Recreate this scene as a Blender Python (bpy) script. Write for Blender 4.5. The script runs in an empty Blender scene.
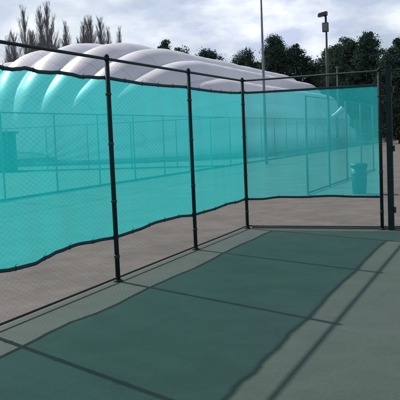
import bpy, math, random
from mathutils import Vector, Matrix, noise

S = bpy.context.scene
COL = S.collection
R = math.radians
PI = math.pi

# ---------------------------------------------------------------- camera
YAW, PITCH, ROLL = -0.391780, -0.085778, -0.042505
fw = Vector((math.sin(YAW)*math.cos(PITCH), math.cos(YAW)*math.cos(PITCH), math.sin(PITCH)))
rt = Vector((math.cos(YAW), -math.sin(YAW), 0))
up = rt.cross(fw)
r2 = rt*math.cos(ROLL)+up*math.sin(ROLL)
u2 = -rt*math.sin(ROLL)+up*math.cos(ROLL)
cam_d = bpy.data.cameras.new('camera')
cam = bpy.data.objects.new('camera', cam_d)
COL.objects.link(cam)
m = Matrix.Identity(4)
for i in range(3):
    m[i][0] = r2[i]; m[i][1] = u2[i]; m[i][2] = -fw[i]
m.translation = Vector((4.42199, -12.95275, 1.74773))
cam.matrix_world = m
cam_d.sensor_width = 36
cam_d.sensor_fit = 'HORIZONTAL'
cam_d.lens = 36*741.717/400
cam_d.clip_start = 0.05
cam_d.clip_end = 5000
S.camera = cam

# ---------------------------------------------------------------- world and sun
to_sun = Vector((-3.03, 1.43, 2.75)).normalized()
SUN_EL = math.asin(to_sun.z)
SUN_ROT = math.atan2(to_sun.x, to_sun.y)
W = bpy.data.worlds.new('World'); S.world = W; W.use_nodes = True
nt = W.node_tree; nt.nodes.clear()
def wn(t, **k):
    n = nt.nodes.new(t)
    for a, b in k.items(): setattr(n, a, b)
    return n
SKY_STRENGTH = 0.09
out = wn('ShaderNodeOutputWorld'); bg = wn('ShaderNodeBackground')
bg.inputs['Strength'].default_value = SKY_STRENGTH
sky = wn('ShaderNodeTexSky', sky_type='NISHITA')
sky.sun_disc = False; sky.sun_elevation = SUN_EL; sky.sun_rotation = SUN_ROT
sky.air_density = 1.0; sky.dust_density = 1.5; sky.ozone_density = 1.5
tc = wn('ShaderNodeTexCoord')
mp = wn('ShaderNodeMapping'); mp.inputs['Scale'].default_value = (1, 1, 2.2)
mp.inputs['Location'].default_value = (0.35, 0.1, 0.12)
nz = wn('ShaderNodeTexNoise'); nz.inputs['Scale'].default_value = 4.6
nz.inputs['Detail'].default_value = 9; nz.inputs['Roughness'].default_value = 0.56
nz.inputs['Distortion'].default_value = 0.25
cr = wn('ShaderNodeValToRGB')
cr.color_ramp.elements[0].position = 0.36; cr.color_ramp.elements[0].color = (0.30, 0.30, 0.30, 1)
cr.color_ramp.elements[1].position = 0.60; cr.color_ramp.elements[1].color = (1, 1, 1, 1)
# fewer clouds towards the zenith
sep = wn('ShaderNodeSeparateXYZ')
elr = wn('ShaderNodeMapRange'); elr.inputs['From Min'].default_value = 0.25; elr.inputs['From Max'].default_value = 0.75
elr.inputs['To Min'].default_value = 1.0; elr.inputs['To Max'].default_value = 0.12
mul = wn('ShaderNodeMath', operation='MULTIPLY')
nz2 = wn('ShaderNodeTexNoise'); nz2.inputs['Scale'].default_value = 9.0
nz2.inputs['Detail'].default_value = 7; nz2.inputs['Roughness'].default_value = 0.55
cc = wn('ShaderNodeValToRGB')
K = 1.0/SKY_STRENGTH
cc.color_ramp.elements[0].position = 0.38; cc.color_ramp.elements[0].color = (0.60, 0.67, 0.87, 1)
cc.color_ramp.elements[1].position = 0.57; cc.color_ramp.elements[1].color = (1.06, 1.10, 1.16, 1)
vm = wn('ShaderNodeVectorMath', operation='SCALE'); vm.inputs['Scale'].default_value = K
mx = wn('ShaderNodeMix', data_type='RGBA')
L = nt.links.new
L(tc.outputs['Generated'], mp.inputs['Vector']); L(mp.outputs['Vector'], nz.inputs['Vector']); L(mp.outputs['Vector'], nz2.inputs['Vector'])
L(nz.outputs['Fac'], cr.inputs['Fac']); L(tc.outputs['Generated'], sep.inputs[0]); L(sep.outputs['Z'], elr.inputs['Value'])
L(cr.outputs['Color'], mul.inputs[0]); L(elr.outputs['Result'], mul.inputs[1])
L(nz2.outputs['Fac'], cc.inputs['Fac']); L(cc.outputs['Color'], vm.inputs[0])
L(mul.outputs[0], mx.inputs['Factor']); L(sky.outputs['Color'], mx.inputs['A']); L(vm.outputs['Vector'], mx.inputs['B'])
L(mx.outputs['Result'], bg.inputs['Color']); L(bg.outputs[0], out.inputs['Surface'])

sd = bpy.data.lights.new('sun', 'SUN'); sd.energy = 4.6; sd.angle = R(0.53); sd.color = (1.0, 0.955, 0.90)
so = bpy.data.objects.new('sun', sd); COL.objects.link(so)
so.rotation_euler = to_sun.to_track_quat('Z', 'Y').to_euler()
so.location = (-20, 10, 30)
vs = S.view_settings
vs.view_transform = 'Standard'; vs.look = 'None'; vs.exposure = 0.0; vs.gamma = 1.0; vs.use_curve_mapping = False
S.cycles.transparent_max_bounces = 24
S.cycles.max_bounces = 10

# ---------------------------------------------------------------- materials
def mat(name):
    mm = bpy.data.materials.new(name); mm.use_nodes = True
    mm.node_tree.nodes.clear()
    return mm, mm.node_tree
def noisy(name, c1, c2, scale=3.0, rough=0.8, detail=6, lo=0.35, hi=0.65, fine=None, bump=0.0, bscale=60, metal=0.0, spec=0.5, blot=None):
    """principled material, colour wandering between two tones, optional fine grain"""
    mm, t = mat(name)
    N = t.nodes.new; Lk = t.links.new
    o = N('ShaderNodeOutputMaterial'); p = N('ShaderNodeBsdfPrincipled')
    tc = N('ShaderNodeTexCoord'); n = N('ShaderNodeTexNoise'); r = N('ShaderNodeValToRGB')
    n.inputs['Scale'].default_value = scale; n.inputs['Detail'].default_value = detail
    r.color_ramp.elements[0].position = lo; r.color_ramp.elements[0].color = (*c1, 1)
    r.color_ramp.elements[1].position = hi; r.color_ramp.elements[1].color = (*c2, 1)
    Lk(tc.outputs['Object'], n.inputs['Vector']); Lk(n.outputs['Fac'], r.inputs['Fac'])
    col = r.outputs['Color']
    if fine:
        n2 = N('ShaderNodeTexNoise'); n2.inputs['Scale'].default_value = fine[0]; n2.inputs['Detail'].default_value = 3
        Lk(tc.outputs['Object'], n2.inputs['Vector'])
        mr = N('ShaderNodeMapRange'); mr.inputs['To Min'].default_value = 1-fine[1]; mr.inputs['To Max'].default_value = 1+fine[1]
        mr.inputs['From Min'].default_value = 0.3; mr.inputs['From Max'].default_value = 0.7
        Lk(n2.outputs['Fac'], mr.inputs['Value'])
        ml = N('ShaderNodeVectorMath'); ml.operation = 'SCALE'
        Lk(col, ml.inputs[0]); Lk(mr.outputs['Result'], ml.inputs['Scale']); col = ml.outputs['Vector']
    if blot:   # wear and old dirt, patchy
        n4 = N('ShaderNodeTexNoise'); n4.inputs['Scale'].default_value = blot[0]; n4.inputs['Detail'].default_value = 12
        n4.inputs['Roughness'].default_value = 0.68; n4.inputs['Distortion'].default_value = 0.6
        Lk(tc.outputs['Object'], n4.inputs['Vector'])
        m4 = N('ShaderNodeMapRange'); m4.inputs['From Min'].default_value = 0.38; m4.inputs['From Max'].default_value = 0.62
        m4.inputs['To Min'].default_value = 1-blot[1]; m4.inputs['To Max'].default_value = 1+blot[1]*0.6
        Lk(n4.outputs['Fac'], m4.inputs['Value'])
        l4 = N('ShaderNodeVectorMath'); l4.operation = 'SCALE'
        Lk(col, l4.inputs[0]); Lk(m4.outputs['Result'], l4.inputs['Scale']); col = l4.outputs['Vector']
    Lk(col, p.inputs['Base Color'])
    p.inputs['Roughness'].default_value = rough; p.inputs['Metallic'].default_value = metal
    p.inputs['Specular IOR Level'].default_value = spec
    if bump:
        n3 = N('ShaderNodeTexNoise'); n3.inputs['Scale'].default_value = bscale; n3.inputs['Detail'].default_value = 4
        Lk(tc.outputs['Object'], n3.inputs['Vector'])
        b = N('ShaderNodeBump'); b.inputs['Strength'].default_value = bump; b.inputs['Distance'].default_value = 0.01
        Lk(n3.outputs['Fac'], b.inputs['Height']); Lk(b.outputs['Normal'], p.inputs['Normal'])
    Lk(p.outputs[0], o.inputs['Surface'])
    return mm

M = {}
M['court'] = noisy('court_acrylic', (0.053, 0.084, 0.066), (0.064, 0.088, 0.079), 0.42, 0.85, 8, 0.3, 0.7, (70, 0.12), 0.25, 90, spec=0.25, blot=(1.9, 0.11))
M['tarmac'] = noisy('pink_grey_tarmac', (0.113, 0.104, 0.093), (0.162, 0.146, 0.133), 0.9, 0.92, 10, 0.32, 0.68, (95, 0.32), 0.35, 110, spec=0.2, blot=(2.6, 0.14))
M['outer'] = noisy('worn_hard_court', (0.100, 0.130, 0.112), (0.150, 0.160, 0.140), 0.25, 0.9, 8, 0.3, 0.7, (30, 0.12), 0.2, 60, spec=0.2)
M['grass'] = noisy('rough_grass', (0.055, 0.075, 0.030), (0.095, 0.105, 0.050), 0.15, 0.95, 10, 0.3, 0.7, (6, 0.3), 0.5, 20, spec=0.1)
M['kerb'] = noisy('brick_edging', (0.110, 0.068, 0.064), (0.160, 0.092, 0.085), 3, 0.85, 5, 0.3, 0.7, (30, 0.2))
M['post'] = noisy('dark_green_coated_steel', (0.010, 0.022, 0.024), (0.017, 0.032, 0.033), 8, 0.7, 4, 0.3, 0.7, (40, 0.15), spec=0.2)
M['wire'] = noisy('dark_coated_wire', (0.012, 0.020, 0.020), (0.022, 0.032, 0.030), 5, 0.5)
M['hem'] = noisy('dark_hem_webbing', (0.008, 0.035, 0.042), (0.014, 0.055, 0.060), 12, 0.8, 4, 0.3, 0.7, (80, 0.2))
M['tie'] = noisy('black_plastic_tie', (0.012, 0.012, 0.014), (0.02, 0.02, 0.022), 9, 0.5)
M['galv'] = noisy('galvanised_steel', (0.16, 0.17, 0.19), (0.24, 0.25, 0.27), 6, 0.5, 5, 0.3, 0.7, (30, 0.12), metal=0.3)
M['weathered'] = noisy('weathered_fence_steel', (0.13, 0.15, 0.16), (0.19, 0.21, 0.22), 3, 0.7, 5, 0.3, 0.7, (30, 0.12))
M['weathered2'] = noisy('weathered_dark_steel', (0.075, 0.088, 0.092), (0.105, 0.118, 0.12), 3, 0.7, 5, 0.3, 0.7, (30, 0.12))
M['lamp'] = noisy('lamp_housing', (0.035, 0.037, 0.042), (0.06, 0.062, 0.066), 5, 0.5)
M['lens'] = noisy('lamp_glass', (0.10, 0.11, 0.12), (0.14, 0.15, 0.16), 2, 0.1)
M['bark'] = noisy('bark', (0.045, 0.038, 0.034), (0.085, 0.075, 0.066), 4, 0.95, 6, 0.3, 0.7, (20, 0.3))
M['barebark'] = noisy('grey_bark', (0.150, 0.145, 0.158), (0.220, 0.210, 0.225), 2, 0.95, 6, 0.3, 0.7, (14, 0.25))
M['bin'] = noisy('bin_plastic', (0.008, 0.030, 0.032), (0.012, 0.042, 0.044), 5, 0.5)
M['hut'] = noisy('hut_panel', (0.012, 0.060, 0.062), (0.018, 0.075, 0.075), 3, 0.5, 5, 0.3, 0.7, (20, 0.15))
M['white'] = noisy('white_glint_skin', (0.72, 0.73, 0.75), (0.80, 0.81, 0.82), 2, 0.35)
M['hedge'] = noisy('hedge_leaf', (0.045, 0.060, 0.030), (0.090, 0.105, 0.060), 0.8, 0.8, 6, 0.3, 0.7, (5, 0.3))

def leafmat(name, c1, c2, tr):
    mm, t = mat(name); N = t.nodes.new; Lk = t.links.new
    o = N('ShaderNodeOutputMaterial'); d = N('ShaderNodeBsdfDiffuse'); tl = N('ShaderNodeBsdfTranslucent'); mx = N('ShaderNodeMixShader')
    g = N('ShaderNodeNewGeometry'); r = N('ShaderNodeValToRGB')
    r.color_ramp.elements[0].color = (*c1, 1); r.color_ramp.elements[1].color = (*c2, 1)
    Lk(g.outputs['Random Per Island'], r.inputs['Fac'])
    Lk(r.outputs['Color'], d.inputs['Color']); Lk(r.outputs['Color'], tl.inputs['Color'])
    mx.inputs[0].default_value = tr
    Lk(d.outputs[0], mx.inputs[1]); Lk(tl.outputs[0], mx.inputs[2]); Lk(mx.outputs[0], o.inputs['Surface'])
    return mm
M['ever'] = leafmat('evergreen_leaf', (0.026, 0.052, 0.044), (0.062, 0.098, 0.072), 0.2)
M['ever2'] = leafmat('evergreen_leaf_olive', (0.028, 0.048, 0.038), (0.072, 0.098, 0.064), 0.2)
M['hedgeleaf'] = leafmat('hedge_leaves', (0.040, 0.055, 0.032), (0.10, 0.12, 0.075), 0.25)

# windbreak cloth: open weave, part see-through, part scattering light through its fibres
def netmat(name, tint, dcol, tcol, f0, f1):
    mm, t = mat(name); N = t.nodes.new; Lk = t.links.new
    o = N('ShaderNodeOutputMaterial')
    tr = N('ShaderNodeBsdfTransparent'); tr.inputs['Color'].default_value = (*tint, 1)
    d = N('ShaderNodeBsdfDiffuse'); d.inputs['Color'].default_value = (*dcol, 1)
    tl = N('ShaderNodeBsdfTranslucent'); tl.inputs['Color'].default_value = (*tcol, 1)
    a = N('ShaderNodeMixShader'); a.inputs[0].default_value = 0.72
    b = N('ShaderNodeMixShader')
    tc = N('ShaderNodeTexCoord'); mp = N('ShaderNodeMapping'); mp.inputs['Scale'].default_value = (2.0, 2.0, 0.5)
    n = N('ShaderNodeTexNoise'); n.inputs['Scale'].default_value = 1.6; n.inputs['Detail'].default_value = 5
    Lk(tc.outputs['Object'], mp.inputs['Vector']); Lk(mp.outputs['Vector'], n.inputs['Vector'])
    mr = N('ShaderNodeMapRange'); mr.inputs['From Min'].default_value = 0.3; mr.inputs['From Max'].default_value = 0.7
    mr.inputs['To Min'].default_value = f0; mr.inputs['To Max'].default_value = f1
    n2 = N('ShaderNodeTexNoise'); n2.inputs['Scale'].default_value = 140; n2.inputs['Detail'].default_value = 2
    Lk(tc.outputs['Object'], n2.inputs['Vector'])
    m2 = N('ShaderNodeMath'); m2.operation = 'MULTIPLY_ADD'; m2.inputs[1].default_value = 0.10; 
    Lk(n.outputs['Fac'], mr.inputs['Value']); Lk(n2.outputs['Fac'], m2.inputs[0]); Lk(mr.outputs['Result'], m2.inputs[2])
    m3 = N('ShaderNodeMath'); m3.operation = 'SUBTRACT'; m3.inputs[1].default_value = 0.05; Lk(m2.outputs[0], m3.inputs[0])
    Lk(d.outputs[0], a.inputs[1]); Lk(tl.outputs[0], a.inputs[2])
    Lk(m3.outputs[0], b.inputs[0]); Lk(tr.outputs[0], b.inputs[1]); Lk(a.outputs[0], b.inputs[2]); Lk(b.outputs[0], o.inputs['Surface'])
    return mm
M['net'] = netmat('teal_windbreak_weave', (0.42, 0.94, 0.90), (0.006, 0.32, 0.335), (0.014, 0.56, 0.585), 0.46, 0.53)
M['net_faded'] = netmat('faded_teal_windbreak_weave', (0.46, 0.93, 0.91), (0.03, 0.41, 0.43), (0.05, 0.76, 0.80), 0.38, 0.45)

def domemat():
    mm, t = mat('translucent_dome_fabric'); N = t.nodes.new; Lk = t.links.new
    o = N('ShaderNodeOutputMaterial'); p = N('ShaderNodeBsdfPrincipled'); tl = N('ShaderNodeBsdfTranslucent'); mx = N('ShaderNodeMixShader')
    tc = N('ShaderNodeTexCoord'); n = N('ShaderNodeTexNoise'); n.inputs['Scale'].default_value = 0.35; n.inputs['Detail'].default_value = 8
    r = N('ShaderNodeValToRGB'); r.color_ramp.elements[0].position = 0.3; r.color_ramp.elements[1].position = 0.7
    r.color_ramp.elements[0].color = (0.80, 0.77, 0.80, 1); r.color_ramp.elements[1].color = (0.90, 0.87, 0.89, 1)
    Lk(tc.outputs['Object'], n.inputs['Vector']); Lk(n.outputs['Fac'], r.inputs['Fac'])
    sx = N('ShaderNodeSeparateXYZ'); Lk(tc.outputs['Object'], sx.inputs[0])
    pp = N('ShaderNodeMath'); pp.operation = 'PINGPONG'; pp.inputs[1].default_value = 1.5; Lk(sx.outputs['Y'], pp.inputs[0])
    ss = N('ShaderNodeMapRange'); ss.inputs['From Min'].default_value = 0.03; ss.inputs['From Max'].default_value = 0.07
    ss.inputs['To Min'].default_value = 0.82; ss.inputs['To Max'].default_value = 1.0; Lk(pp.outputs[0], ss.inputs['Value'])
    sc_ = N('ShaderNodeVectorMath'); sc_.operation = 'SCALE'; Lk(r.outputs['Color'], sc_.inputs[0]); Lk(ss.outputs['Result'], sc_.inputs['Scale'])
    Lk(sc_.outputs['Vector'], p.inputs['Base Color']); Lk(sc_.outputs['Vector'], tl.inputs['Color'])
    p.inputs['Roughness'].default_value = 0.38
    mx.inputs[0].default_value = 0.13
    Lk(p.outputs[0], mx.inputs[1]); Lk(tl.outputs[0], mx.inputs[2]); Lk(mx.outputs[0], o.inputs['Surface'])
    return mm
M['dome'] = domemat()

# ---------------------------------------------------------------- mesh helpers
class MB:
    def __init__(s): s.v = []; s.f = []
    def add(s, vs, fs):
        b = len(s.v); s.v += [tuple(q) for q in vs]; s.f += [tuple(b+i for i in f) for f in fs]
    def box(s, a, b):
        x0, y0, z0 = a; x1, y1, z1 = b
        s.add([(x0,y0,z0),(x1,y0,z0),(x1,y1,z0),(x0,y1,z0),(x0,y0,z1),(x1,y0,z1),(x1,y1,z1),(x0,y1,z1)],
              [(0,3,2,1),(4,5,6,7),(0,1,5,4),(1,2,6,5),(2,3,7,6),(3,0,4,7)])
    def tube(s, path, r, n=8, caps=True):
        path = [Vector(q) for q in path]
        rs = r if isinstance(r, (list, tuple)) else [r]*len(path)
        d0 = (path[1]-path[0]).normalized()
        ref = Vector((0,0,1)) if abs(d0.z) < 0.9 else Vector((1,0,0))
        b = len(s.v)
        for i, q in enumerate(path):
            d = (path[min(i+1, len(path)-1)]-path[max(i-1, 0)]).normalized()
            x = d.cross(ref)
            if x.length < 1e-4: x = d.orthogonal()
            x.normalize(); y = d.cross(x)
            for k in range(n):
                a = 2*PI*k/n
                s.v.append(tuple(q+x*(rs[i]*math.cos(a))+y*(rs[i]*math.sin(a))))
        for i in range(len(path)-1):
            for k in range(n):
                a0 = b+i*n+k; a1 = b+i*n+(k+1) % n
                s.f.append((a0, a1, a1+n, a0+n))
        if caps:
            s.f.append(tuple(b+k for k in range(n))[::-1]); e = b+(len(path)-1)*n
            s.f.append(tuple(e+k for k in range(n)))
    def lathe(s, prof, n=24, c=(0,0)):
        b = len(s.v)
        for (r, z) in prof:
            for k in range(n):
                a = 2*PI*k/n; s.v.append((c[0]+r*math.cos(a), c[1]+r*math.sin(a), z))
        for i in range(len(prof)-1):
            for k in range(n):
                a0 = b+i*n+k; a1 = b+i*n+(k+1) % n; s.f.append((a0, a1, a1+n, a0+n))
        s.f.append(tuple(b+k for k in range(n))[::-1]); e = b+(len(prof)-1)*n
        s.f.append(tuple(e+k for k in range(n)))
    def build(s, name, mt, parent=None, smooth=False, loc=None, bevel=0):
        me = bpy.data.meshes.new(name); me.from_pydata(s.v, [], s.f); me.update()
        if smooth: me.polygons.foreach_set('use_smooth', [True]*len(me.polygons))
        me.materials.append(mt)
        o = bpy.data.objects.new(name, me); COL.objects.link(o)
        if parent: o.parent = parent
        if loc is not None: o.location = loc
        if bevel:
            bv = o.modifiers.new('bevel', 'BEVEL'); bv.width = bevel; bv.segments = 2; bv.limit_method = 'ANGLE'
        return o
def tag(o, label, cat, group=None):
    o['label'] = label; o['category'] = cat
    if group: o['group'] = group
    return o
def empty(name, loc, label, cat, group=None, rz=0.0):
    o = bpy.data.objects.new(name, None); COL.objects.link(o)
    o.empty_display_size = 0.3
    o.location = loc; o.rotation_euler = (0, 0, rz)
    return tag(o, label, cat, group)
def structure(o): o['kind'] = 'structure'; return o
def copy_tree(o, parent=None):
    c = o.copy(); COL.objects.link(c)
    if parent: c.parent = parent
    for ch in list(o.children): copy_tree(ch, c)
    return c

# ---------------------------------------------------------------- the ground
def sheet(name, x0, y0, x1, y1, z, mt):
    b = MB(); b.add([(x0,y0,z),(x1,y0,z),(x1,y1,z),(x0,y1,z)], [(0,1,2,3)])
    return structure(b.build(name, mt))
sheet('ground', -1500, -600, 1500, 2500, -0.012, M['grass'])
sheet('hard_court', -75, -30, -9.72, 112, -0.004, M['outer'])
sheet('tarmac_path', -9.72, -40, 60, 112, 0.0, M['tarmac'])
sheet('tennis_court', -0.06, -45, 40, 0.055, 0.006, M['court'])
kb = MB(); kb.box((0.06, 0.07, -0.01), (6.0, 0.13, 0.030)); structure(kb.build('kerb', M['kerb'], bevel=0.006))

# ---------------------------------------------------------------- chain link fences
H = 2.75
def zig(b, length, z0, z1, p, r, n=3, seed=0):
    """diamond mesh in the local XZ plane, 0..length along X"""
    rnd = random.Random(seed)
    nw = int(length/p); hz = p/2; nz_ = int((z1-z0)/hz)
    for i in range(nw):
        base = len(b.v)
        for k in range(nz_+1):
            sgn = 1 if (k+i) % 2 else -1
            x = min(max((i+0.5)*p + sgn*p*0.5, 0), length); z = z0+k*hz
            y = 0.0016*sgn
            for q in range(n):
                a = 2*PI*q/n
                b.v.append((x+r*math.cos(a), y+r*math.sin(a), z))
        for k in range(nz_):
            for q in range(n):
                a0 = base+k*n+q; a1 = base+k*n+(q+1) % n
                b.f.append((a0, a1, a1+n, a0+n))
def post_mb(r=0.030, h=H, n=14):
    b = MB(); b.lathe([(r*1.0, -0.05), (r, h-0.02)], n); return b
def cap_mb(r=0.030, h=H):
    b = MB(); b.lathe([(r*1.12, h-0.045), (r*1.12, h-0.005), (r*0.9, h+0.014), (r*0.4, h+0.026), (0.002, h+0.03)], 14); return b
def collar_mb(r=0.030):
    b = MB(); b.lathe([(r*2.1, 0.0), (r*2.0, 0.018), (r*1.5, 0.03), (r*1.05, 0.034)], 14); return b
def clip_mb(r=0.030, h=0.0):
    b = MB(); b.lathe([(r*1.18, h-0.016), (r*1.25, h-0.012), (r*1.25, h+0.012), (r*1.18, h+0.016)], 12); return b
PP = {}
def posts(parent, pts, r=0.030, h=H, detail=True, mt='post'):
    first = PP.get((r, h, detail))
    for (x, y) in pts:
        if first is None:
            first = post_mb(r, h).build('post', M[mt], parent, True, (x, y, 0))
            if detail:
                cap_mb(r, h).build('post_cap', M['post'], first, True)
                collar_mb(r).build('base_collar', M['post'], first, True)
                for hh in (0.32, 1.0, 1.7, 2.3): clip_mb(r, hh).build('wire_clip', M['wire'], first, True)
            PP[(r, h, detail)] = first
        else:
            c = copy_tree(first, parent); c.location = (x, y, 0)

def fence(label, loc, rz, length, step, p, wr, rail_r=0.018, pr=0.029, start=0.0, detail=True, h=H, group=None, mt='post', skip_first=False, extra=()):
    e = empty('chain_link_fence', loc, label, 'fence', group, rz)
    n = int(round((length-start)/step))
    pts = [(start+i*step, 0) for i in range(1 if skip_first else 0, n+1)] + list(extra)
    posts(e, pts, pr, h, detail, mt)
    b = MB(); b.tube([(0, 0, h-0.03), (length, 0, h-0.03)], rail_r, 10); b.build('top_rail', M[mt], e, True)
    b = MB(); b.tube([(0, 0, 0.055), (length, 0, 0.055)], rail_r*(0.7 if detail else 2.0), 10); b.build('bottom_rail', M['post'], e, True)
    b = MB(); zig(b, length, 0.06, h-0.04, p, wr); b.build('wire_mesh', M['wire' if detail else mt], e, loc=(0, -pr*0.0+0.0, 0))
    return e

# the fence along the side of the court: local X runs to world -Y
side_f = fence('dark chain link fence along the left side of the court carrying the long teal net',
               (0, 0, 0), -PI/2, 15.0, 2.5, 0.055, 0.00062)
# the end fence: round posts, one square gate post
end_f = fence('dark chain link fence across the end of the court with a thick square post',
              (0.03, 0, 0), 0, 7.57, 2.5, 0.055, 0.00062, start=0, skip_first=True, extra=())
for ch in list(end_f.children):
    if ch.name.startswith('post') and abs(ch.location.x-2.5) < 0.01: ch.location.x = 2.425
b = MB(); b.box((-0.048, -0.048, -0.05), (0.048, 0.048, H+0.02))
gp = b.build('gate_post', M['post'], end_f, loc=(2.58, 0, 0), bevel=0.006)
b = MB(); b.box((-0.054, -0.054, H+0.022), (0.054, 0.054, H+0.040)); b.build('post_cap', M['post'], gp, bevel=0.004)
for z in (0.35, 1.4, 2.4):
    b = MB(); b.box((0.050, -0.02, z-0.05), (0.085, 0.02, z+0.05)); b.build('hinge', M['wire'], gp, bevel=0.003)

# ---------------------------------------------------------------- windbreak nets
TOPH = [(-14.0,2.49),(-12.5,2.5),(-11.2,2.47),(-10,2.5),(-8.8,2.47),(-7.5,2.50),(-7.07,2.5),(-6.95,2.47),(-6.84,2.465),(-6.72,2.49),(-6.62,2.52),(-6.52,2.505),(-6.38,2.475),(-6.19,2.485),(-6.0,2.51),(-5.74,2.50),(-5.53,2.468),(-5.37,2.488),(-5.18,2.49),(-4.98,2.51),(-4.55,2.49),(-3.99,2.465),(-3.36,2.475),(-2.65,2.50),(-2.5,2.505),(-2.26,2.48),(-1.4,2.465),(-0.67,2.48),(-0.05,2.51)]
BOTH = [(-14.0,0.55),(-12.4,0.57),(-10.8,0.53),(-9.2,0.56),(-8,0.57),(-7.27,0.55),(-7.04,0.53),(-6.88,0.525),(-6.66,0.52),(-6.44,0.55),(-6.24,0.575),(-5.83,0.592),(-5.39,0.57),(-4.95,0.55),(-4.35,0.56),(-3.73,0.59),(-3.05,0.58),(-2.44,0.54),(-1.62,0.535),(-0.9,0.555),(-0.37,0.54),(-0.05,0.55)]
def interp(T, u):
    if u <= T[0][0]: return T[0][1]
    for (a, za), (c, zc) in zip(T, T[1:]):
        if u <= c:
            t = (u-a)/(c-a); t = t*t*(3-2*t); z = za+(zc-za)*t; return 2.492+(z-2.492)*0.5 if z > 2 else z
    return T[-1][1]
def net(label, loc, rz, u0, u1, top, bot, cloth, nu, seed):
    e = empty('windbreak_net', loc, label, 'windbreak net', None, rz)
    nv = 40
    def P(u, v):
        zt, zb = interp(top, u), interp(bot, u)
        z = zb+(zt-zb)*v
        q = Vector((u*1.1+seed, v*0.9, seed))
        w = 0.030*noise.noise(q*1.0)+0.018*noise.noise(Vector((u*3.1+seed, v*0.5, 7.1)))+0.004*noise.noise(Vector((u*9+v*2, v*2, 3.3)))
        w *= 0.35+0.65*math.sin(PI*min(max(v, 0), 1))
        return (u, w, z)
    b = MB()
    for i in range(nu+1):
        u = u0+(u1-u0)*i/nu
        for j in range(nv+1): b.v.append(P(u, j/nv))
    for i in range(nu):
        for j in range(nv):
            a = i*(nv+1)+j; b.f.append((a, a+nv+1, a+nv+2, a+1))
    b.build('cloth', M[cloth], e, True)
    for nm, v in (('top_hem', 1.0), ('bottom_hem', 0.0)):
        b = MB()
        prev = None
        for i in range(nu*2+1):
            u = u0+(u1-u0)*i/(nu*2)
            x, w, z = P(u, v)
            ring = [(x, w-0.006, z-0.020), (x, w+0.006, z-0.020), (x, w+0.009, z), (x, w+0.006, z+0.018), (x, w-0.006, z+0.018), (x, w-0.009, z)]
            bi = len(b.v); b.v += ring
            if prev is not None:
                for k in range(6): b.f.append((prev+k, prev+(k+1) % 6, bi+(k+1) % 6, bi+k))
            prev = bi
        b.f.append((0, 1, 2, 3, 4, 5)); b.f.append(tuple(prev+k for k in (5, 4, 3, 2, 1, 0)))
        hm = b.build(nm, M['hem'], e, True)
        # cable ties through the hem round the fence wire
        nt_ = int((u1-u0)/0.5); first = None
        tb = MB(); tb.tube([(0, 0.018*math.cos(a), 0.026*math.sin(a)) for a in [2*PI*k/10 for k in range(11)]], 0.003, 5)
        tb.tube([(0, 0.0, 0.026), (0.004, -0.012, 0.040), (0.010, -0.024, 0.046)], 0.0022, 4)
        for k in range(nt_+1):
            u = u0+0.06+(u1-u0-0.12)*k/nt_
            x, w, z = P(u, v)
            if first is None: first = t = tb.build('cable_tie', M['tie'], hm, True, (x, w, z))
            else:
                t = first.copy(); COL.objects.link(t); t.parent = hm; t.location = (x, w, z)
    return e
# long net: local X = world Y (rz +90), local Y = world -X  -> hangs on the outer face of the side fence
net('long teal windbreak net with dark wavy hems hung along the left side fence', (-0.040, 0, 0), PI/2, -14.0, 0.035, TOPH, BOTH, 'net', 280, 1.7)
RT = [(0.05,2.51),(0.33,2.505),(0.71,2.50),(1.08,2.495),(1.43,2.50),(1.87,2.49),(2.42,2.49)]
RB = [(0.05,0.55),(0.26,0.55),(0.64,0.585),(1.01,0.58),(1.56,0.598),(2.0,0.58),(2.42,0.575)]
net('shorter shaded teal windbreak net hung on the end fence beside the square post', (0, 0.040, 0), 0, -0.035, 2.42, RT, RB, 'net_faded', 60, 8.3)

# ---------------------------------------------------------------- fences further off
fence('long chain link fence running away beyond the tarmac, parallel to the near side fence', (-9.72, 96.0, 0), -PI/2, 120.0, 2.9, 0.16, 0.0040, 0.022, 0.030, 0.4, False, mt='weathered')
fence('chain link fence crossing in front of the white air dome', (-9.9, 25.6, 0), PI, 46.0, 2.9, 0.16, 0.0040, 0.020, 0.031, 2.9, False, mt='weathered')
fence('short chain link fence run standing by the litter bin beyond the end net', (-0.62, 18.6, 0), -PI/2, 11.5, 2.8, 0.10, 0.0016, 0.013, 0.0305, 0.3, False, mt='weathered2')

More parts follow.
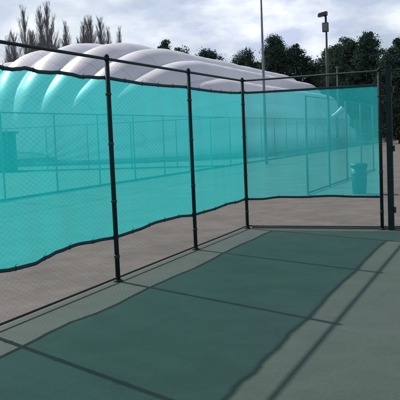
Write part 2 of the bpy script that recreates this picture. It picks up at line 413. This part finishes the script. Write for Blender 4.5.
# ---------------------------------------------------------------- air dome
def dome():
    e = empty('air_dome', (-30.8, 67, 0), 'large white inflated air dome with ribbed fabric rising behind the teal net', 'air dome')
    W_, Hd, Y0, Ln, E_ = 33.52, 10.4, 35.19, 63.51, 12.96
    xc = -14.05-W_/2
    nt_, na = 260, 300
    b = MB()
    lobes = 13; cross = 6
    def base(tt, aa):
        # tt along, aa around; ends close as quarter ellipsoids
        y = Y0+Ln*(0.5-0.5*math.cos(PI*tt)) if False else Y0+Ln*tt
        d = min(y-Y0, Y0+Ln-y)
        s = 1.0 if d > E_ else math.sqrt(max(0.0, 1-(1-d/E_)**2))
        s1 = max(s, 1e-3)
        return Vector((xc+W_/2*s1**0.6*math.cos(aa), y, Hd*s1**0.9*math.sin(aa)))
    # denser rows at both ends
    ts = []
    for i in range(nt_+1):
        x = i/nt_; ts.append(0.5-0.5*math.cos(PI*x))
    for tt in ts:
        for k in range(na+1):
            aa = PI*k/na
            q = base(min(max(tt, 0.0006), 0.9994), aa)
            d1 = base(min(tt+0.002, 0.9996), aa)-base(max(tt-0.002, 0.0004), aa)
            d2 = base(min(max(tt, 0.0006), 0.9994), min(aa+0.004, PI))-base(min(max(tt, 0.0006), 0.9994), max(aa-0.004, 0))
            n = d2.cross(d1)
            if n.length < 1e-9: n = Vector((0, 0, 1))
            n.normalize()
            c_ = Vector((xc, q.y, 0))
            if n.dot(q-c_) < 0: n = -n
            l1 = abs(math.sin(lobes*aa))**0.9
            l2 = abs(math.sin(PI*(q.y-Y0)/Ln*cross))**0.5
            bump = 0.68*l1*(0.94+0.06*l2)+0.05*noise.noise(q*0.5)
            edge = min(1.0, 6*min(tt, 1-tt)+0.25)
            v = q+n*(bump*edge-0.38)
            b.v.append((v.x+30.8, v.y-67, max(v.z, -0.3)))
    for i in range(nt_):
        for k in range(na):
            a = i*(na+1)+k; b.f.append((a, a+1, a+na+2, a+na+1))
    sk = b.build('skin', M['dome'], e, True)
    # anchoring kerb beam round the foot
    b = MB()
    ring = []
    for tt in ts[1:-1]: q = base(tt, 0.0); ring.append((q.x+30.8+0.25, q.y-67, 0.12))
    for tt in ts[1:-1][::-1]: q = base(tt, PI); ring.append((q.x+30.8-0.25, q.y-67, 0.12))
    b.tube(ring+[ring[0]], 0.22, 6); b.build('anchor_beam', M['galv'], e, True)
    return e, base
dm, dome_base = dome()

# added white cowl on a duct, standing in for a glint beside the dome
b_e = empty('glint_duct', (-13.3, 72.0, 0), 'small added white cowl on a duct, standing in for a bright glint beside the far end of the dome', 'added duct')
b = MB(); b.tube([(0, 0, 0.9), (0, 0, 3.2)], 0.16, 14); b.build('pipe', M['galv'], b_e, True)
b = MB(); b.tube([(-0.75, -0.25, 3.15), (-0.1, -0.05, 3.5), (0.55, 0.2, 4.05), (0.72, 0.25, 4.3)], [0.22, 0.27, 0.34, 0.38], 18); b.build('cowl', M['white'], b_e, True)
b = MB(); b.box((-0.5, -0.45, 0), (0.5, 0.45, 0.9)); b.build('fan_box', M['galv'], b_e, bevel=0.03)

# entrance hut at the dome
h_e = empty('entrance_hut', (-27.5, 27.4, 0), 'dark green flat-roofed entrance hut at the left edge in front of the dome', 'hut')
b = MB(); b.box((-1.6, -1.2, 0), (1.6, 1.2, 2.45)); b.build('wall', M['hut'], h_e, bevel=0.02)
b = MB(); b.box((-1.75, -1.35, 2.453), (1.75, 1.35, 2.6)); b.build('roof', M['lamp'], h_e, bevel=0.02)
b = MB(); b.box((-0.5, -1.25, 0.02), (0.5, -1.203, 2.1)); d_ = b.build('door', M['bin'], h_e, bevel=0.01)
b = MB(); b.tube([(0.38, -1.30, 0.95), (0.38, -1.30, 1.15)], 0.02, 8); b.build('handle', M['galv'], d_)
b = MB(); b.box((0.85, -1.23, 1.2), (1.4, -1.203, 1.9)); w_ = b.build('window', M['lens'], h_e, bevel=0.005)
b = MB()
for a, c in (((0.80, -1.25, 1.15), (1.45, -1.204, 1.197)), ((0.80, -1.25, 1.903), (1.45, -1.204, 1.95)), ((0.80, -1.25, 1.2), (0.847, -1.204, 1.9)), ((1.403, -1.25, 1.2), (1.45, -1.204, 1.9))): b.box(a, c)
b.build('frame', M['galv'], w_)

# ---------------------------------------------------------------- litter bin
l_e = empty('litter_bin', (0.75, 7.35, 0), 'dark round litter bin with a lipped lid standing behind the end net', 'bin')
b = MB(); b.lathe([(0.17, 0.0), (0.185, 0.02), (0.205, 0.40), (0.215, 0.72)], 28); b.build('body', M['bin'], l_e, True)
b = MB(); b.lathe([(0.222, 0.722), (0.236, 0.735), (0.236, 0.79), (0.222, 0.815), (0.15, 0.845), (0.05, 0.855), (0.004, 0.857)], 28); b.build('lid', M['bin'], l_e, True)
for z in (0.2, 0.52):
    b = MB(); r_ = 0.198 if z < .3 else 0.214
    b.lathe([(r_+0.001, z), (r_+0.009, z+0.006), (r_+0.009, z+0.03), (r_+0.001, z+0.036)], 28); b.build('band', M['post'], l_e, True)

# ---------------------------------------------------------------- masts
p_e = empty('light_mast', (-7.95, 27.0, 0), 'tall slim grey mast rising out of the picture in front of the dark evergreens', 'mast')
b = MB(); b.tube([(0, 0, 0.03), (0, 0, 4), (0, 0, 11.5)], [0.085, 0.075, 0.055], 14); b.build('pole', M['galv'], p_e, True)
b = MB(); b.box((-0.2, -0.2, 0), (0.2, 0.2, 0.03)); b.build('base_plate', M['galv'], p_e)
b = MB(); b.tube([(-0.5, 0, 11.45), (0.5, 0, 11.45)], 0.035, 8); b.build('crossarm', M['galv'], p_e, True)
for sx in (-0.42, 0.42):
    b = MB(); b.box((sx-0.16, -0.25, 11.16), (sx+0.16, 0.12, 11.38)); fl = b.build('floodlight', M['lamp'], p_e, bevel=0.03)
    b = MB(); b.box((sx-0.14, -0.257, 11.18), (sx+0.14, -0.252, 11.36)); b.build('glass', M['lens'], fl)

f_e = empty('floodlight_mast', (-9.0, 48.0, 0), 'floodlight mast with two stacked dark lamp heads standing against the evergreens', 'mast')
b = MB(); b.tube([(0, 0, 0.03), (0, 0, 5), (0, 0, 11.1)], [0.14, 0.11, 0.085], 14); b.build('pole', M['lamp'], f_e, True)
b = MB(); b.box((-0.28, -0.28, 0), (0.28, 0.28, 0.03)); b.build('base_plate', M['galv'], f_e)
b = MB(); b.tube([(0.0, 0, 11.0), (-0.22, -0.05, 11.15), (-0.40, -0.1, 11.18)], 0.05, 8); b.build('bracket', M['lamp'], f_e, True)
b = MB(); b.add([(-0.62,-0.35,11.02),(0.12,-0.35,11.12),(0.12,0.25,11.12),(-0.62,0.25,11.02),(-0.55,-0.30,11.30),(0.14,-0.30,11.42),(0.14,0.22,11.42),(-0.55,0.22,11.30)],
               [(0,3,2,1),(4,5,6,7),(0,1,5,4),(1,2,6,5),(2,3,7,6),(3,0,4,7)])
fl = b.build('floodlight', M['lamp'], f_e, bevel=0.03)
b = MB(); b.add([(-0.56,-0.30,11.020),(0.06,-0.30,11.104),(0.06,0.20,11.104),(-0.56,0.20,11.020)], [(0,3,2,1)]); b.build('glass', M['lens'], fl, loc=(0, 0, -0.006))
b = MB(); b.box((-0.24, -0.42, 9.75), (0.26, -0.1, 10.5)); fl = b.build('floodlight', M['lamp'], f_e, bevel=0.05)
b = MB(); b.box((-0.19, -0.427, 9.81), (0.21, -0.422, 10.44)); b.build('glass', M['lens'], fl)
b = MB(); b.tube([(0, 0, 10.1), (0, -0.12, 10.1)], 0.05, 8); b.build('bracket', M['lamp'], f_e, True)

g_e = empty('lamp_post', (-17.3, 92.0, 0), 'faint slim grey lamp post in front of the tall right-hand evergreens', 'lamp post')
b = MB(); b.tube([(0, 0, 0), (0, 0, 6), (0, 0, 10.3), (0.05, 0, 10.5)], [0.12, 0.10, 0.07, 0.06], 10); b.build('pole', M['galv'], g_e, True)
b = MB(); b.box((-0.12, -0.62, 10.45), (0.22, 0.12, 10.6)); b.build('lamp_head', M['galv'], g_e, bevel=0.03)

# ---------------------------------------------------------------- trees
def rv(rnd):
    while True:
        v = Vector((rnd.uniform(-1,1), rnd.uniform(-1,1), rnd.uniform(-1,1)))
        if 0.05 < v.length < 1: return v
def evergreen_parts(h, rad, seed, lm, nclump=70, per=95, leaf=0.30, low=0.12):
    """trunk with limbs and a crown of leaf-sized faces gathered in clumps at the limb ends"""
    rnd = random.Random(seed)
    tb = MB(); cb = MB()
    lean = Vector((rnd.uniform(-.05,.05)*h, rnd.uniform(-.05,.05)*h, 0))
    def axis(t): return Vector((lean.x*t*t, lean.y*t*t, h*0.92*t))
    tb.tube([axis(i/8) for i in range(9)], [h*0.026*(1-0.88*i/8)+0.02 for i in range(9)], 9)
    for c in range(nclump):
        t = low+(1-low)*rnd.random()**0.85
        prof = math.sin(PI*min(1, 0.18+0.80*((t-low)/(1-low))))**0.75
        ang = rnd.uniform(0, 2*PI)
        rr = rad*prof*rnd.uniform(0.3, 1.32)
        c0 = axis(max(t-0.10, 0.05)); c1 = axis(t)+Vector((math.cos(ang)*rr, math.sin(ang)*rr, rnd.uniform(-.03,.06)*h))
        mid = (c0+c1)/2+Vector((0, 0, -0.02*h))
        tb.tube([c0, mid, c1], [0.05+0.10*(1-t), 0.05, 0.02], 5)
        cs = rad*rnd.uniform(0.14, 0.50)
        fl = rnd.uniform(0.55, 0.9)
        for k in range(per):
            v = rv(rnd); v = v.normalized()*(v.length**0.8)*rnd.uniform(0.7, 1.25)
            p = c1+Vector((v.x*cs, v.y*cs, v.z*cs*fl))
            nn = (v+rv(rnd)*0.9).normalized()
            a = nn.orthogonal().normalized(); a.rotate(Matrix.Rotation(rnd.uniform(0, 2*PI), 3, nn))
            bb = nn.cross(a); s = leaf*rnd.uniform(0.55, 1.3); w = s*rnd.uniform(0.4, 0.75)
            cb.add([p-a*s, p+bb*w, p+a*s, p-bb*w], [(0, 1, 2, 3)])
    return tb, cb
TREES = []
def evergreen(kind, label, x, y, h, rad, seed, lm='ever', group='dark evergreens behind the courts', **kw):
    e = empty('evergreen_tree', (x, y, -0.05), label, 'tree', group)
    tb, cb = evergreen_parts(h, rad, seed, lm, **kw)
    tb.build('trunk', M['bark'], e, True); cb.build('crown', M[lm], e)
    return e
EG = 'dark evergreens behind the courts'
spec = [
 # x, y, h, rad, seed, leaf material, label
 (-36.4,110,16.6,3.6,1,'ever','dark evergreen at the left end of the belt, just left of the tall slim mast'),
 (-33.6,112,17.2,3.4,2,'ever','dark evergreen directly behind the tall slim grey mast'),
 (-30.9,109,18.0,3.4,3,'ever','peaked dark evergreen just right of the tall slim mast'),
 (-27.9,112,17.0,3.2,4,'ever','dark evergreen second to the right of the tall slim mast'),
 (-25.6,114,13.6,3.0,5,'ever2','low dark evergreen filling the dip between the two tree masses'),
 (-22.5,110,15.4,3.2,6,'ever','dark evergreen right behind the floodlight mast'),
 (-19.9,108,15.6,3.0,7,'ever2','dark evergreen just right of the floodlight mast'),
 (-17.2,102,16.6,3.2,8,'ever','tallest dark evergreen, behind the faint grey lamp post'),
 (-14.4,101,16.2,2.9,9,'ever','tall dark evergreen to the right of the faint grey lamp post'),
 (-11.4,98,11.6,2.8,10,'ever2','low dark evergreen above the square fence post'),
 (-6.2,72,11.6,2.5,11,'ever','nearest dark evergreen, cut by the right edge of the picture'),
 (-2.0,78,12.5,3.0,12,'ever2','dark evergreen just outside the right edge of the picture'),
]
for (x, y, h, rad, sd_, lm, lab) in spec:
    evergreen('', lab, x, y, h, rad, sd_, lm, EG, nclump=150, per=170, leaf=0.155, low=0.10)
for (x, y, h, rad, sd_, lab) in [
 (-61.6,140,21.8,4.4,21,'small dark tree peeping over the dome ridge, left one of the close pair'),
 (-56.6,141,21.0,5.0,22,'small dark tree peeping over the dome ridge, right one of the close pair'),
 (-67.2,140,24.0,2.6,23,'narrow small dark tree top alone above the dome ridge')]:
    evergreen('', lab, x, y, h, rad, sd_, 'ever', 'tree tops over the dome ridge', nclump=130, per=150, leaf=0.20, low=0.25)

def bare_parts(h, spread, seed, nl=70):
    """leafless columnar tree: straight trunk, steep limbs, fine twigs"""
    rnd = random.Random(seed)
    tb = MB(); cb = MB()
    def axis(t): return Vector((0.012*h*math.sin(3*t+seed), 0.012*h*math.sin(2*t+seed*2), h*t))
    tb.tube([axis(i/10) for i in range(11)], [h*0.013*(1-0.93*i/10)+0.015 for i in range(11)], 8)
    for c in range(nl):
        t = 0.16+0.80*rnd.random()
        ang = rnd.uniform(0, 2*PI)
        ln = h*(0.29*(1-t)+0.055)*rnd.uniform(0.6, 1.3)
        sp_ = spread*(1.3-0.62*t)
        d = Vector((math.cos(ang)*sp_, math.sin(ang)*sp_, 1.0)).normalized()
        p0 = axis(t); pts = [p0]
        for k in range(4):
            d = (d+Vector((rnd.uniform(-.12,.12), rnd.uniform(-.12,.12), 0.12))).normalized()
            pts.append(pts[-1]+d*ln/4)
        r0 = 0.015+0.035*(1-t)
        cb.tube(pts, [r0, r0*.8, r0*.6, r0*.4, r0*.25], 4, False)
        for k in range(34):
            q = rnd.uniform(0.15, 1.0)*4; i = min(int(q), 3); s = pts[i].lerp(pts[i+1], q-i)
            dd = (d+Vector((rnd.uniform(-.45,.45), rnd.uniform(-.45,.45), rnd.uniform(-.1,.5)))).normalized()
            l2 = ln*rnd.uniform(0.15, 0.38)
            e1 = s+dd*l2*0.55; e2 = s+(dd+Vector((0, 0, 0.35))).normalized()*l2
            cb.tube([s, e1, e2], [0.011, 0.008, 0.004], 3, False)
    return tb, cb
BG = 'bare poplars beyond the dome'
protos = []
for k, (h, sp) in enumerate([(30, 0.34), (26, 0.42), (22, 0.5)]):
    protos.append((h, bare_parts(h, sp, 31+k, 150)))
made = {}
def bare(x, y, h, k, rz, lab, wide=1.0):
    ph = protos[k][0]
    if k not in made:
        e = empty('poplar_tree', (x, y, -0.05), lab, 'tree', BG, rz)
        protos[k][1][0].build('trunk', M['barebark'], e, True); protos[k][1][1].build('crown', M['barebark'], e)
        made[k] = e
    else:
        e = copy_tree(made[k]); e.location = (x, y, -0.05); e.rotation_euler = (0, 0, rz); e['label'] = lab
    s = h/ph; e.scale = (s*wide, s*wide, s)
for a in [
 (-93.2,121,24.5,2,0.4,'low bare tree at the far left edge of the picture',1.0),
 (-89.2,120,30.0,0,0.0,'tall bare poplar, first from the left above the fence rail',1.0),
 (-87.2,124,25.0,1,1.4,'shorter bare poplar between the first and second tall poplars',1.0),
 (-84.5,120,29.3,0,2.0,'tall bare poplar, left one of the close tall pair',1.0),
 (-82.7,120,30.0,0,3.6,'tallest bare poplar, right one of the close tall pair',1.15),
 (-79.3,121,25.8,1,0.0,'medium bare poplar just right of the tall close pair',0.9),
 (-77.4,124,23.4,2,2.6,'faint low bare tree left of the broad bare poplar',0.9),
 (-74.6,120,25.2,1,4.0,'broad bare poplar above the dome crest, left stem',1.0),
 (-73.0,120,26.2,1,5.2,'broad bare poplar above the dome crest, right stem',1.0),
 (-68.8,120,23.6,1,1.0,'slim bare poplar, second last before the open sky',0.8),
 (-66.9,121,23.5,1,3.1,'slim bare poplar, last one before the open sky',0.8),
 (-91.6,128,23.5,2,3.3,'low bare tree behind the first tall poplar',1.2),
 (-86.0,128,22.5,2,5.0,'low bare tree behind the close tall pair',1.3)]:
    bare(*a)
rnd = random.Random(5)
LOW = ['leftmost tree of the low bare thicket behind the tall poplars', 'second tree from the left in the low bare thicket', 'third tree from the left in the low bare thicket',
       'middle tree of the low bare thicket behind the tall poplars', 'fourth tree from the right in the low bare thicket', 'third tree from the right in the low bare thicket',
       'second tree from the right in the low bare thicket', 'rightmost tree of the low bare thicket behind the tall poplars']
for i, lab in enumerate(LOW):
    bare(-103.5+3.6*i, 136+rnd.uniform(-3, 3), 26.5+rnd.uniform(-2.0, 2.5), 1 if i % 3 else 2, rnd.uniform(0, 6), lab, 1.25)

# long hedge below the evergreens
def hedge():
    rnd = random.Random(77)
    e = empty('hedge', (-6, 118, 0), 'long loose hedge running under the dark evergreens', 'hedge')
    L_ = 110
    b = MB()
    for k in range(16000):
        x = rnd.uniform(-L_/2, L_/2); hh = 3.0+0.8*noise.noise(Vector((x*0.35, 2, 0)))+0.4*noise.noise(Vector((x*1.3, 5, 0)))
        y = rnd.gauss(0, 0.6); z = hh*rnd.random()**0.8*(1-0.08*y*y)
        p = Vector((x, y, max(z, 0.05))); nn = rv(rnd).normalized()
        a = nn.orthogonal().normalized(); bb = nn.cross(a); s = rnd.uniform(0.16, 0.38); w = s*0.6
        b.add([p-a*s, p+bb*w, p+a*s, p-bb*w], [(0, 1, 2, 3)])
    b.build('leaves', M['hedgeleaf'], e)
    b = MB()
    for k in range(150):
        x = -L_/2+L_*k/150+rnd.uniform(-.2,.2)
        b.tube([(x, 0, -0.05), (x+rnd.uniform(-.2,.2), rnd.uniform(-.2,.2), 1.2), (x+rnd.uniform(-.5,.5), rnd.uniform(-.4,.4), 2.6)], [0.06, 0.04, 0.015], 5)
    b.build('stems', M['bark'], e)
hedge()
